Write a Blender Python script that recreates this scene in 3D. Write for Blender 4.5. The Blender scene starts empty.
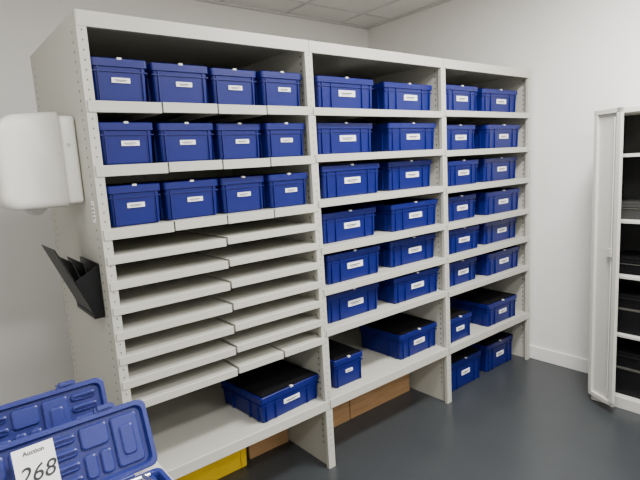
import bpy, bmesh, math, random
from mathutils import Vector, Matrix
random.seed(4)
S=bpy.context.scene
COL=bpy.context.collection
# ---------------- materials ----------------
def mat(name,col,rough=.5,metal=0,noise=0,nscale=20,bump=0,bscale=200,spec=.5):
    m=bpy.data.materials.new(name);m.use_nodes=True
    nt=m.node_tree;b=nt.nodes['Principled BSDF']
    b.inputs['Base Color'].default_value=(*col,1);b.inputs['Roughness'].default_value=rough
    b.inputs['Metallic'].default_value=metal
    b.inputs['Specular IOR Level'].default_value=spec
    tc=nt.nodes.new('ShaderNodeTexCoord')
    if noise:
        n=nt.nodes.new('ShaderNodeTexNoise');n.inputs['Scale'].default_value=nscale;n.inputs['Detail'].default_value=6
        nt.links.new(tc.outputs['Object'],n.inputs['Vector'])
        r=nt.nodes.new('ShaderNodeMixRGB')
        r.inputs[1].default_value=(*[c*(1-noise) for c in col],1);r.inputs[2].default_value=(*[min(1,c*(1+noise)) for c in col],1)
        nt.links.new(n.outputs['Fac'],r.inputs[0]);nt.links.new(r.outputs[0],b.inputs['Base Color'])
    if bump:
        n=nt.nodes.new('ShaderNodeTexNoise');n.inputs['Scale'].default_value=bscale
        nt.links.new(tc.outputs['Object'],n.inputs['Vector'])
        bp=nt.nodes.new('ShaderNodeBump');bp.inputs['Strength'].default_value=bump;bp.inputs['Distance'].default_value=.002
        nt.links.new(n.outputs['Fac'],bp.inputs['Height']);nt.links.new(bp.outputs[0],b.inputs['Normal'])
    return m
M_wall=mat('wall_paint',(.82,.805,.77),.85,noise=.02,nscale=3,bump=.15,bscale=60)
M_ceil=mat('ceiling_tile',(.80,.78,.75),.9,noise=.03,nscale=60,bump=.4,bscale=150)
M_tbar=mat('ceiling_tbar',(.60,.59,.57),.5)
M_floor=mat('floor_vinyl',(.036,.040,.044),.32,noise=.14,nscale=5,bump=.08,bscale=40)
M_base=mat('baseboard_paint',(.84,.83,.80),.5,noise=.02)
M_steel=mat('shelf_enamel',(.47,.462,.405),.42,noise=.02,nscale=4)
M_hole=mat('slot_dark',(.06,.06,.05),.9,noise=.05)
M_blue=mat('blue_plastic',(.003,.007,.115),.36,noise=.12,nscale=12,bump=.1,bscale=300,spec=.3)
M_blue2=mat('case_blue_plastic',(.016,.024,.165),.4,noise=.1,nscale=15,bump=.2,bscale=250)
M_foam=mat('black_foam',(.004,.004,.005),.9,noise=.3,nscale=60,bump=.6,bscale=120,spec=.1)
M_label=mat('label_paper',(.82,.82,.81),.7,noise=.02)
M_ink=mat('ink',(.02,.02,.025),.7,noise=.05)
M_clip=mat('clip_white',(.65,.65,.63),.4,noise=.02)
M_white=mat('dispenser_plastic',(.80,.78,.73),.3,noise=.015,nscale=5)
M_white2=mat('dispenser_grey',(.52,.51,.48),.4,noise=.02)
M_black=mat('black_plastic',(.004,.004,.005),.45,noise=.15,nscale=20,spec=.25)
M_yel=mat('yellow_plastic',(.85,.55,.005),.45,noise=.05)
M_cab=mat('cabinet_enamel',(.56,.55,.50),.4,noise=.02)
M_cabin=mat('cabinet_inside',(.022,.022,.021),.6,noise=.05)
M_chrome=mat('tool_chrome',(.7,.7,.72),.22,1,noise=.05)
M_table=mat('table_top',(.55,.54,.52),.5,noise=.05)
M_orange=mat('logo_orange',(.8,.2,.05),.6,noise=.05)
M_wood=bpy.data.materials.new('plywood');M_wood.use_nodes=True
nt=M_wood.node_tree;b=nt.nodes['Principled BSDF'];tc=nt.nodes.new('ShaderNodeTexCoord');mp=nt.nodes.new('ShaderNodeMapping')
mp.inputs['Scale'].default_value=(1,8,14);w=nt.nodes.new('ShaderNodeTexNoise');w.inputs['Scale'].default_value=5;w.inputs['Detail'].default_value=8
cr=nt.nodes.new('ShaderNodeValToRGB');cr.color_ramp.elements[0].color=(.22,.11,.045,1);cr.color_ramp.elements[1].color=(.52,.31,.14,1)
nt.links.new(tc.outputs['Object'],mp.inputs[0]);nt.links.new(mp.outputs[0],w.inputs[0]);nt.links.new(w.outputs['Fac'],cr.inputs[0]);nt.links.new(cr.outputs[0],b.inputs['Base Color']);b.inputs['Roughness'].default_value=.7

class MB:
    def __init__(s): s.v=[];s.f=[];s.m=[];s.mats=[]
    def mi(s,m):
        if m not in s.mats: s.mats.append(m)
        return s.mats.index(m)
    def box(s,x0,x1,y0,y1,z0,z1,m,M=None):
        c=[(x0,y0,z0),(x1,y0,z0),(x1,y1,z0),(x0,y1,z0),(x0,y0,z1),(x1,y0,z1),(x1,y1,z1),(x0,y1,z1)]
        s.hexa(c,m,M)
    def hexa(s,c,m,M=None):
        n=len(s.v);i=s.mi(m)
        for p in c:
            p=Vector(p);s.v.append(M@p if M else p)
        for f in [(0,3,2,1),(4,5,6,7),(0,1,5,4),(1,2,6,5),(2,3,7,6),(3,0,4,7)]:
            s.f.append([n+k for k in f]);s.m.append(i)
    def cyl(s,p0,p1,r,m,seg=14,r2=None):
        p0=Vector(p0);p1=Vector(p1);a=(p1-p0).normalized();t=a.orthogonal().normalized();u=a.cross(t)
        r2=r if r2 is None else r2;n=len(s.v);i=s.mi(m)
        for P,rr in((p0,r),(p1,r2)):
            for k in range(seg):
                an=2*math.pi*k/seg;s.v.append(P+t*math.cos(an)*rr+u*math.sin(an)*rr)
        for k in range(seg):
            k2=(k+1)%seg;s.f.append([n+k,n+k2,n+seg+k2,n+seg+k]);s.m.append(i)
        s.f.append([n+k for k in reversed(range(seg))]);s.m.append(i)
        s.f.append([n+seg+k for k in range(seg)]);s.m.append(i)
    def prism(s,prof,y0,y1,m,R=.03):
        i=s.mi(m);q=len(prof);n=len(s.v)
        rows=[(y0+R*(1-math.cos(math.pi/2*k/4)),R*(1-math.sin(math.pi/2*k/4))) for k in range(5)]
        rows+= [(y1-(yy-y0),ins) for yy,ins in reversed(rows)]
        xs=[p[0] for p in prof];zs=[p[1] for p in prof];hx=(max(xs)-min(xs))/2;hz=(max(zs)-min(zs))/2;cz=(max(zs)+min(zs))/2;xm=max(xs)
        for yy,ins in rows:
            for x,z in prof:
                s.v.append(Vector((xm+(x-xm)*(1-ins/(2*hx)),yy,cz+(z-cz)*(1-ins/hz))))
        for r in range(len(rows)-1):
            for k in range(q):
                k2=(k+1)%q;s.f.append([n+r*q+k,n+r*q+k2,n+(r+1)*q+k2,n+(r+1)*q+k]);s.m.append(i)
        s.f.append([n+k for k in reversed(range(q))]);s.m.append(i)
        s.f.append([n+(len(rows)-1)*q+k for k in range(q)]);s.m.append(i)
    def rings(s,w,d,L,m,cap0=True,cap1=True,M=None,cr=0):
        i=s.mi(m);n=len(s.v)
        def ring(ins,z):
            a=w/2-ins;b_=d/2-ins
            if not cr: return [(-a,-b_,z),(a,-b_,z),(a,b_,z),(-a,b_,z)]
            o=[]
            for sx,sy,a0 in((1,-1,-90),(1,1,0),(-1,1,90),(-1,-1,180)):
                for k in range(4):
                    an=math.radians(a0+30*k);o.append((sx*(a-cr)+cr*math.cos(an),sy*(b_-cr)+cr*math.sin(an),z))
            return o
        q=None
        for ins,z in L:
            rg=ring(ins,z);q=len(rg)
            for p in rg:
                p=Vector(p);s.v.append(M@p if M else p)
        for r in range(len(L)-1):
            for k in range(q):
                k2=(k+1)%q;s.f.append([n+r*q+k,n+r*q+k2,n+(r+1)*q+k2,n+(r+1)*q+k]);s.m.append(i)
        if cap0: s.f.append([n+k for k in reversed(range(q))]);s.m.append(i)
        if cap1: s.f.append([n+(len(L)-1)*q+k for k in range(q)]);s.m.append(i)
    def mesh(s,name):
        me=bpy.data.meshes.new(name);me.from_pydata([tuple(p) for p in s.v],[],s.f)
        for m in s.mats: me.materials.append(m)
        for p,i in zip(me.polygons,s.m): p.material_index=i
        me.update();return me
    def obj(s,name,parent=None,bevel=0,seg=2,smooth=False):
        o=bpy.data.objects.new(name,s.mesh(name));COL.objects.link(o)
        if parent: o.parent=parent
        if bevel:
            b=o.modifiers.new('bevel','BEVEL');b.width=bevel;b.segments=seg;b.limit_method='ANGLE';b.angle_limit=math.radians(35)
        if smooth:
            for p in o.data.polygons:p.use_smooth=True
        return o
def empty(name,loc=(0,0,0)):
    o=bpy.data.objects.new(name,None);o.location=loc;COL.objects.link(o);return o

# ---------------- room ----------------
X0,X1,Y0,Y1,CZ=-1.7,3.032,-4.2,1.632,2.818
def slab(name,a,m):
    b=MB();b.box(*a,m);return b.obj(name)
slab('floor',(X0-.1,X1+.1,Y0-.1,Y1+.1,-.1,0),M_floor)
slab('wall_back',(X0-.1,X1+.1,Y1,Y1+.1,0,CZ),M_wall)
slab('wall_right',(X1,X1+.1,Y0-.1,Y1,0,CZ),M_wall)
slab('wall_left',(X0-.1,X0,Y0-.1,Y1,0,CZ),M_wall)
slab('wall_front',(X0,X1,Y0-.1,Y0,0,CZ),M_wall)
cb=MB();cb.box(X0-.1,X1+.1,Y0-.1,Y1+.1,CZ,CZ+.1,M_ceil)
x=X1-.35
while x>X0: cb.box(x-.012,x+.012,Y0,Y1,CZ-.006,CZ+.002,M_tbar);x-=.6
y=Y1-.30
while y>Y0: cb.box(X0,X1,y-.012,y+.012,CZ-.0055,CZ+.002,M_tbar);y-=.6
cb.box(X0,X1,Y1-.022,Y1,CZ-.02,CZ,M_tbar);cb.box(X1-.022,X1,Y0,Y1,CZ-.02,CZ,M_tbar)
cb.obj('ceiling')
bb=MB();bb.box(X1-.014,X1,Y0,-1.62,0,.1,M_base);bb.box(X1-.014,X1,-.585,Y1,0,.1,M_base);bb.obj('baseboard_right',bevel=.003)
bb=MB();bb.box(X0,X1-.014,Y1-.014,Y1,0,.1,M_base);bb.obj('baseboard_back',bevel=.003)

# ---------------- shelving ----------------
H=2.141;D=.80
unit=empty('metal_shelving_unit')
up=MB()
fl=.034
for i in range(4):
    xc=float(i)
    if i==0: px0,px1,f0,f1=0,.004,0,fl
    elif i==3: px0,px1,f0,f1=2.996,3.0,3-fl,3.0
    else: px0,px1,f0,f1=xc-.006,xc+.006,xc-fl/2-.004,xc+fl/2+.004
    up.box(px0,px1,.002,D,0,H,M_steel)
    up.box(f0,f1,0,.004,0,H,M_steel)
    up.box(f0,f1,D-.004,D,0,H,M_steel)
    if i<3: up.box(f1-.003,f1,.004,.02,0,H,M_steel)
    if i>0: up.box(f0,f0+.003,.004,.02,0,H,M_steel)
up.obj('uprights',unit)
ho=MB()
z=.12
while z<H-.06:
    for i in range(4):
        xf=(.017 if i==0 else (2.983 if i==3 else i))
        ho.box(xf-.002,xf+.002,-.0006,.001,z,z+.006,M_hole)
    for yy in (.055,.745):
        ho.box(-.0006,.001,yy-.0035,yy+.0035,z,z+.008,M_hole)
        for i in (1,2):
            ho.box(i-.0067,i-.005,yy-.0035,yy+.0035,z,z+.010,M_hole)
        ho.box(2.9953,2.997,yy-.0035,yy+.0035,z,z+.010,M_hole)
    z+=.0331
ho.obj('slot_holes',unit)
tp=MB()
for i in range(3):
    a=i+.006 if i else .004; b_=i+.994 if i<2 else 2.996
    tp.box(a,b_,.004,D-.004,H-.02,H-.006,M_steel)
    tp.box(a,b_,-.002,.004,H-.052,H,M_steel)
    tp.box(a,b_,.004,.018,H-.052,H-.049,M_steel)
tp.obj('top_cover',unit)
bk=MB()
for i in range(3):
    bk.box(i+.008,i+.992,D-.012,D-.008,.34,H-.02,M_steel)
    bk.box(i+.46,i+.54,D-.016,D-.012,.36,H-.02,M_steel)
bk.obj('back_panels',unit)
def shelf(b,x0,x1,z,lip=.042,t=.012,y1=D-.02,y0=-.004):
    b.box(x0,x1,y0+.003,y1,z-t,z,M_steel)
    b.box(x0,x1,y0,y0+.003,z-lip,z,M_steel)
    b.box(x0,x1,y0+.003,y0+.018,z-lip,z-lip+.003,M_steel)
    b.box(x0,x1,y1-.003,y1,z-lip,z,M_steel)
    b.box(x0,x0+.002,y0,y1,z-lip,z-.001,M_steel);b.box(x1-.002,x1,y0,y1,z-lip,z-.001,M_steel)
Z2=[1.840,1.620,1.402,1.170,.960,.748]
Z3=[1.847,1.611,1.389,1.163,.957,.738]
ZB=.375
sh=MB()
for z in Z2: shelf(sh,1.008,1.992,z,.036)
for z in Z3: shelf(sh,2.008,2.992,z,.036)
for i in range(3): shelf(sh,i+.008,i+.992,ZB,.048)
sh.obj('shelves',unit,bevel=.001,seg=1)
tr=MB()
Z1=[1.842,1.616,1.386]
for z in Z1:
    shelf(tr,.006,.272,z-.001,.040);shelf(tr,.277,.507,z,.038);shelf(tr,.512,.745,z-.001,.038);shelf(tr,.750,.994,z,.038)
ZT=[1.290,1.194,1.098,1.001,.904,.807,.710]
for k,z in enumerate(ZT):
    shelf(tr,.006,.494,z-.004,.032,.005)
    if k<6: shelf(tr,.502,.994,z+.002,.032,.005)
    else:
        shelf(tr,.502,.742,z+.002,.032,.005);shelf(tr,.750,.994,z+.004,.032,.005)
tr.obj('trays',unit,bevel=.001,seg=1)
lb=MB();lb.box(-.0015,0,.05,.085,1.41,1.49,M_label)
for q in range(4): lb.box(-.0019,-.0014,.055,.08,1.425+q*.014,1.429+q*.014,M_ink)
lb.obj('rating_label',unit)

# ---------------- storage boxes ----------------
cache={}
def boxmesh(w,d,h,lw,lh,var):
    key=(w,d,h,lw,lh,var)
    if key in cache: return cache[key]
    b=MB()
    L=[(.013,0),(.010,.006),(.006,h-.030),(0,h-.028),(0,h-.002),(.002,h),(.008,h),(.010,h-.012),(.014,.008)]
    b.rings(w,d,L,M_blue,cr=.012)
    b.rings(w,d,[(.0105,h-.03),(.0105,h-.014 if var!=2 else h+.004),(.03,h-.010 if var!=2 else h+.010)],M_foam,cap0=False)
    for sgn in (-1,1):
        fxs=(-.42,-.27,.27,.42) if w>.3 else (-.39,.39)
        for fx in fxs:
            x=fx*w;y=sgn*d/2
            b.box(x-.002,x+.002,min(y-sgn*.012,y-sgn*.0015),max(y-sgn*.012,y-sgn*.0015),.004,h-.028,M_blue)
        for fy in (-.38,-.2,.2,.38):
            y=fy*d;x=sgn*w/2
            b.box(min(x-sgn*.012,x-sgn*.0015),max(x-sgn*.012,x-sgn*.0015),y-.002,y+.002,.004,h-.028,M_blue)
        y=sgn*d/2
        b.box(-w/2+.006,w/2-.006,min(y-sgn*.012,y-sgn*.0018),max(y-sgn*.012,y-sgn*.0018),h-.047,h-.043,M_blue)
        x=sgn*w/2
        b.box(min(x-sgn*.012,x-sgn*.0018),max(x-sgn*.012,x-sgn*.0018),-d/2+.006,d/2-.006,h-.047,h-.043,M_blue)
    lz=h*.50-lh*.5;ox=.0 if var%2==0 else .01
    yl=-d/2+.0045
    b.box(ox-lw/2,ox+lw/2,yl-.001,yl+.005,lz,lz+lh,M_label)
    b.box(ox-lw*.36,ox+lw*.30,yl-.0016,yl-.0009,lz+lh*.46,lz+lh*.62,M_ink)
    b.box(ox-lw*.30,ox+lw*.18,yl-.0016,yl-.0009,lz+lh*.24,lz+lh*.34,M_ink)
    b.box(-.008,.008,-d/2-.002,-d/2+.010,h-.004,h+.003,M_clip)
    me=b.mesh('storage_box_mesh');cache[key]=me;return me
def sbox(x0,x1,y0,z,h=.148,d=.40,lw=.075,lh=.022,var=0,rot=0):
    w=round(x1-x0,3)
    o=bpy.data.objects.new('storage_box',boxmesh(w,d,h,lw,lh,var));COL.objects.link(o)
    o.location=((x0+x1)/2,y0+d/2,z+.001);o.rotation_euler=(0,0,math.radians(rot))
    return o
r1=[(.040,.244),(.264,.503),(.519,.742),(.751,.974)]
for k,z in enumerate(Z1):
    for j,(a,c) in enumerate(r1):
        sbox(a,c,.022+.012*((j*7+k*3)%3),z,d=.52,h=.152,lw=.066,lh=.018,var=(j+k)%2,rot=random.uniform(-.8,.8))
for k,z in enumerate(Z2):
    h=.154 if k!=2 else .160
    s=.02 if k==2 else 0
    sbox(1.068,1.455+s,.03+.02*(k%2),z,h=h,d=.50,lw=.11,lh=.030,var=k%2)
    sbox(1.555+s*.6,1.965-s,.03+.02*((k+1)%2),z,h=h,d=.50,lw=.11,lh=.030,var=(k+1)%2)
for k,z in enumerate(Z3):
    sbox(2.070,2.400,.03+.02*(k%2),z,h=.155,d=.48,lw=.11,lh=.030,var=k%2,rot=random.uniform(-1,1))
    sbox(2.490,2.915,.03+.02*((k+1)%2),z,h=.155,d=.48,lw=.11,lh=.030,var=(k+1)%2,rot=random.uniform(-1,1))
sbox(.605,.980,.04,ZB,h=.130,d=.36,lw=.10,lh=.022,var=2,rot=4)
sbox(1.100,1.315,.06,ZB,h=.158,d=.40,lw=.05,lh=.016,var=2)
sbox(1.625,1.985,.07,ZB,h=.155,d=.36,lw=.10,lh=.028,var=2,rot=1)
sbox(2.035,2.290,.02,ZB,h=.160,d=.44,lw=.08,lh=.025,var=2)
sbox(2.480,2.860,.02,ZB,h=.160,d=.44,lw=.09,lh=.025,var=2)
sbox(2.100,2.470,.07,0,h=.20,d=.45,lw=.09,lh=.03,var=2)
sbox(2.550,2.910,.08,0,h=.20,d=.45,lw=.09,lh=.03,var=2)

wd=MB();wd.box(.722,.98,.37,.39,0,.30,M_wood);wd.obj('plywood_board',bevel=.002)
wd=MB();wd.box(1.02,1.40,.30,.32,0,.31,M_wood);wd.box(1.406,1.96,.30,.32,0,.31,M_wood);wd.obj('plywood_board',bevel=.002)
yc=MB();M=Matrix.Translation((.43,.45,0))
yc.rings(.54,.25,[(.012,0),(.006,.22),(0,.222),(0,.27),(.01,.27),(.018,.01)],M_yel,cr=.015,M=M)
for fx in(-.22,.22): yc.box(fx-.003,fx+.003,-.121,-.108,.01,.22,M_yel,M)
yc.obj('yellow_crate')

# ---------------- towel dispenser ----------------
ds=empty('paper_towel_dispenser',(0,0,0))
b=MB()
prof=[]
def arc(cx,cz,rx,rz,a0,a1,n=8):
    for k in range(n+1):
        a=math.radians(a0+(a1-a0)*k/n);prof.append((cx+rx*math.cos(a),cz+rz*math.sin(a)))
prof.append((-.062,1.472))
arc(-.215,1.525,.055,.053,270,180)
arc(-.185,1.722,.085,.090,180,90)
prof.append((-.062,1.822))
b.prism(prof,.145,.455,M_white)
b.obj('cover',ds,smooth=True)
b=MB();b.box(-.0625,-.002,.157,.443,1.482,1.806,M_white);b.obj('back_housing',ds,bevel=.014,seg=4,smooth=True)
b=MB();b.box(-.064,-.0605,.153,.449,1.476,1.812,M_white2);b.obj('seam',ds,bevel=.001)
b=MB();b.hexa([(-.17,.21,1.448),(-.145,.21,1.448),(-.145,.31,1.448),(-.17,.31,1.448),(-.19,.18,1.476),(-.12,.18,1.476),(-.12,.36,1.476),(-.19,.36,1.476)],M_white2)
b.obj('outlet',ds,bevel=.006,seg=2)
b=MB();b.cyl((-.035,.154,1.70),(-.035,.159,1.70),.007,M_white2);b.obj('lock',ds)
# ---------------- document holder ----------------
fh=empty('document_holder')
b=MB()
def plate(p,zt0,zb,y0,y1,th=.004,slant=.0,po=.0):
    b.hexa([(-po-th,y0,zb),(-po,y0,zb),(-po,y1,zb),(-po-th,y1,zb),(-p-th,y0+slant,zt0),(-p,y0+slant,zt0),(-p,y1,zt0),(-p-th,y1,zt0)],M_black)
plate(.002,1.255,1.05,.08,.34,po=.002)
plate(.050,1.262,1.052,.08,.34,po=.012,slant=.01)
plate(.085,1.270,1.055,.08,.34,po=.022,slant=.015)
plate(.138,1.325,1.058,.085,.33,po=.032,slant=.02)
b.box(-.04,-.002,.08,.34,1.045,1.06,M_black)
b.hexa([(-.036,.080,1.05),(-.002,.080,1.05),(-.002,.084,1.05),(-.036,.084,1.05),(-.090,.084,1.20),(-.002,.084,1.25),(-.002,.088,1.25),(-.090,.088,1.20)],M_black)
b.hexa([(-.036,.336,1.05),(-.002,.336,1.05),(-.002,.34,1.05),(-.036,.34,1.05),(-.075,.336,1.20),(-.002,.336,1.20),(-.002,.34,1.20),(-.075,.34,1.20)],M_black)
b.obj('pockets',fh,bevel=.001,seg=1)

# ---------------- table and cases ----------------
tb=empty('work_table')
b=MB();b.box(-1.35,-.125,-1.12,-.36,.835,.862,M_table);b.obj('top',tb,bevel=.003)
b=MB()
for xx in(-1.32,-.17):
    for yy in(-1.09,-.41): b.box(xx,xx+.035,yy,yy+.035,0,.835,M_steel)
b.box(-1.3,-.15,-1.085,-1.06,.78,.835,M_steel);b.box(-1.3,-.15,-.40,-.375,.78,.835,M_steel)
b.obj('frame',tb)
def toolcase(xr,yh,zt,w,dp,lh,lean,seed):
    e=empty('blow_molded_tool_case',(xr-w/2,yh,zt))
    b=MB();M=Matrix.Translation((0,-dp/2,0))
    b.rings(w,dp,[(.008,0),(0,.008),(0,.040),(.003,.044),(.012,.044),(.014,.036),(.016,.022)],M_blue2,cr=.016,M=M)
    for k in range(9):
        x=-w/2+.03+k*(w-.06)/8
        b.box(x-.006,x+.006,-dp+.02,-.02,.02,.034 if k%2 else .040,M_blue2)
    b.box(-w/2+.02,w/2-.02,-dp*.55,-dp*.45,.02,.038,M_blue2)
    b.obj('base',e,bevel=.003,seg=2)
    t=MB()
    for k in range(10):
        x=-w/2+.04+k*(w-.08)/9
        t.cyl((x,-dp*.9,.046),(x+.004,-dp*.6,.046),.0065,M_chrome)
        if k%2==0:t.cyl((x+.01,-dp*.42,.046),(x+.012,-dp*.12,.046),.004,M_chrome)
    t.cyl((w/2-.05,-.03,.05),(w/2-.02,-dp*.85,.05),.006,M_chrome)
    t.cyl((w/2-.12,-.022,.05),(w/2-.035,-.030,.05),.006,M_chrome)
    t.obj('socket_set',e)
    M=Matrix.Translation((0,.004,.046))@Matrix.Rotation(-lean,4,'X')@Matrix.Translation((0,0,lh/2))
    A=M@Matrix.Rotation(math.radians(90),4,'X')
    b=MB()
    b.rings(w,lh,[(.008,-.030),(0,-.022),(0,-.002),(.002,0),(.010,0),(.012,-.006),(.014,-.014)],M_blue2,cr=.016,M=A)
    def pad(xa,xb,ya,yb,zt):
        cx,cy=(xa+xb)/2,(ya+yb)/2
        b.rings(xb-xa,yb-ya,[(0,-.016),(0,zt-.003),(.003,zt)],M_blue2,cap0=False,cr=min(.008,(yb-ya)/2.2,(xb-xa)/2.2),M=A@Matrix.Translation((cx,cy,0)))
    n=6;cw=(w-.04)/n
    for k in range(n):
        xa=-w/2+.02+k*cw
        if (k+seed)%3==0:
            pad(xa+.004,xa+cw-.004,-lh*.36,lh*.36,-.004)
            pad(xa+.018,xa+cw-.018,-lh*.22,lh*.22,.001)
        elif (k+seed)%3==1:
            for q in range(4): pad(xa+.004,xa+cw-.004,-lh*.36+q*lh*.19,-lh*.36+q*lh*.19+lh*.12,-.005)
        else:
            pad(xa+.004,xa+cw-.004,lh*.05,lh*.36,-.004);pad(xa+.004,xa+cw*.5-.004,-lh*.36,-lh*.02,-.006);pad(xa+cw*.5+.004,xa+cw-.004,-lh*.36,-lh*.02,-.006)
    for fx in(-.30,.30):
        b.box(fx*w-.022,fx*w+.022,lh/2-.004,lh/2+.010,-.018,-.003,M_blue2,A)
        b.box(fx*w-.016,fx*w+.016,lh/2+.004,lh/2+.013,-.012,.004,M_blue2,A)
    b.obj('lid',e,bevel=.0015,seg=1)
    h=MB()
    for fx in(-.32,0,.32): h.cyl((fx*w-.02,.002,.044),(fx*w+.02,.002,.044),.005,M_blue2)
    h.obj('hinges',e)
    return e,M
toolcase(-.150,-.800,.863,.44,.19,.155,math.radians(22),1)
toolcase(-.184,-.575,.863,.44,.15,.150,math.radians(17),2)
cd=empty('lot_number_card');
cd.location=(-.393,-.826,.962);cd.rotation_euler=(math.radians(-20),0,math.radians(2))
b=MB();b.box(-.037,.037,-.001,0,-.02,.100,M_label);b.obj('card',cd)
def txt(name,s,size,x,z,m,par,sh=0):
    c=bpy.data.curves.new(name,'FONT');c.body=s;c.size=size;c.align_x='CENTER';c.extrude=.0003;c.shear=sh;c.offset=.0002
    c.materials.append(m);o=bpy.data.objects.new(name,c);COL.objects.link(o);o.parent=par
    o.location=(x,-.0016,z);o.rotation_euler=(math.radians(90),0,0);return o
txt('header','Auction',.012,0,.084,M_ink,cd);txt('number','268',.044,-.002,.032,M_ink,cd,.3)

# ---------------- cabinet ----------------
cab=empty('steel_cupboard')
cx0,cx1,cy0,cy1,ch=2.65,3.015,-1.50,-.60,1.79
b=MB()
b.box(cx0,cx1,cy1-.02,cy1,0,ch,M_cab);b.box(cx0,cx1,cy0,cy0+.02,0,ch,M_cab)
b.box(cx0,cx1,cy0+.02,cy1-.02,ch-.03,ch,M_cab);b.box(cx0,cx1,cy0+.02,cy1-.02,0,.07,M_cab)
b.obj('carcass',cab,bevel=.002,seg=1)
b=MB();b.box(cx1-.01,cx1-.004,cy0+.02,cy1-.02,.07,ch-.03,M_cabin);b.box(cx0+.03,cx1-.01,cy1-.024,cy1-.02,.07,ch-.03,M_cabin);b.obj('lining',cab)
b=MB()
for z in(.46,.82,1.15,1.53): b.box(cx0+.02,cx1-.011,cy0+.021,cy1-.025,z-.018,z,M_cab)
b.obj('shelves',cab,bevel=.002,seg=1)
def door(name,hx,hy,dx,dy,wd):
    a=math.atan2(dy,dx)
    M=Matrix.Translation((hx,hy,0))@Matrix.Rotation(a,4,'Z')
    b=MB();b.box(0,wd,-.002,.0,.05,ch-.004,M_cab,M)
    b.box(0,.025,-.02,.0,.05,ch-.004,M_cab,M);b.box(wd-.03,wd,-.02,.0,.05,ch-.004,M_cab,M)
    b.box(0,wd,-.02,0,.05,.075,M_cab,M);b.box(0,wd,-.02,0,ch-.03,ch-.004,M_cab,M)
    b.cyl(M@Vector((wd-.05,-.012,.1)),M@Vector((wd-.05,-.012,ch-.05)),.004,M_cab)
    b.box(wd-.07,wd-.035,-.026,-.018,.95,1.00,M_white2,M)
    b.obj(name,cab,bevel=.002,seg=1)
door('door_leaf_left',2.640,-.600,-.09,-.17,.20)
door('door_leaf_right',2.640,-1.50,-.5,-.3,.42)
def item(n,a,m,bv=.006):
    b=MB();b.box(*a,m);x0,x1,y0,y1,z0,z1=a
    b.box(x0-.004,x0,y0+.03,y1-.03,z0+(z1-z0)*.6,z0+(z1-z0)*.66,M_hole)
    b.box(x0-.006,x1,y0-.0,y1,z1-.03,z1-.02,m)
    b.obj(n,bevel=bv)
item('black_equipment_case',(2.70,2.98,-.93,-.64,.46+.001,.70),M_black)
item('black_equipment_case',(2.70,2.98,-1.27,-.98,.46+.001,.66),M_black)
item('black_equipment_case',(2.70,2.98,-1.0,-.65,.071,.34),M_black)
item('black_equipment_case',(2.72,2.98,-.96,-.66,.821,.92),M_foam)
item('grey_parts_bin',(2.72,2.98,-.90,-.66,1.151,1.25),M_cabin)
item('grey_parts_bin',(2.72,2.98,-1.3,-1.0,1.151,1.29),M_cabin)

# ---------------- lights ----------------
def light(x,y,sx,sy,p,col=(1,.99,.97)):
    b=MB();b.box(-sx/2-.02,sx/2+.02,-sy/2-.02,sy/2+.02,.008,.023,M_clip);pa=b.obj('ceiling_light_panel');pa.location=(x,y,CZ-.03)
    l=bpy.data.lights.new('lamp','AREA');l.shape='RECTANGLE';l.size=sx;l.size_y=sy;l.energy=p;l.color=col
    o=bpy.data.objects.new('lamp',l);COL.objects.link(o);o.parent=pa
light(1.7,-1.1,1.2,.3,118);light(.1,-2.3,1.2,.3,84);light(2.0,-3.2,1.2,.3,58);light(-1.0,-.6,.3,.9,16)
W=bpy.data.worlds.new('world');S.world=W;W.use_nodes=True;W.node_tree.nodes['Background'].inputs[0].default_value=(.8,.85,.9,1);W.node_tree.nodes['Background'].inputs[1].default_value=.3
# ---------------- camera ----------------
y_,p_,r_=[math.radians(v) for v in (-38.649,-8.643,-3.349)]
f=Vector((-math.sin(y_)*math.cos(p_),math.cos(y_)*math.cos(p_),math.sin(p_)))
rt=Vector((math.cos(y_),math.sin(y_),0));u0=rt.cross(f)
R=rt*math.cos(r_)+u0*math.sin(r_);U=-rt*math.sin(r_)+u0*math.cos(r_)
cm=bpy.data.cameras.new('camera');cm.lens=501.63/640*36;cm.sensor_width=36;cm.clip_start=.05
co=bpy.data.objects.new('camera',cm);COL.objects.link(co)
mw=Matrix((( R.x,U.x,-f.x,-.510),(R.y,U.y,-f.y,-1.894),(R.z,U.z,-f.z,1.577),(0,0,0,1)))
co.matrix_world=mw;S.camera=co
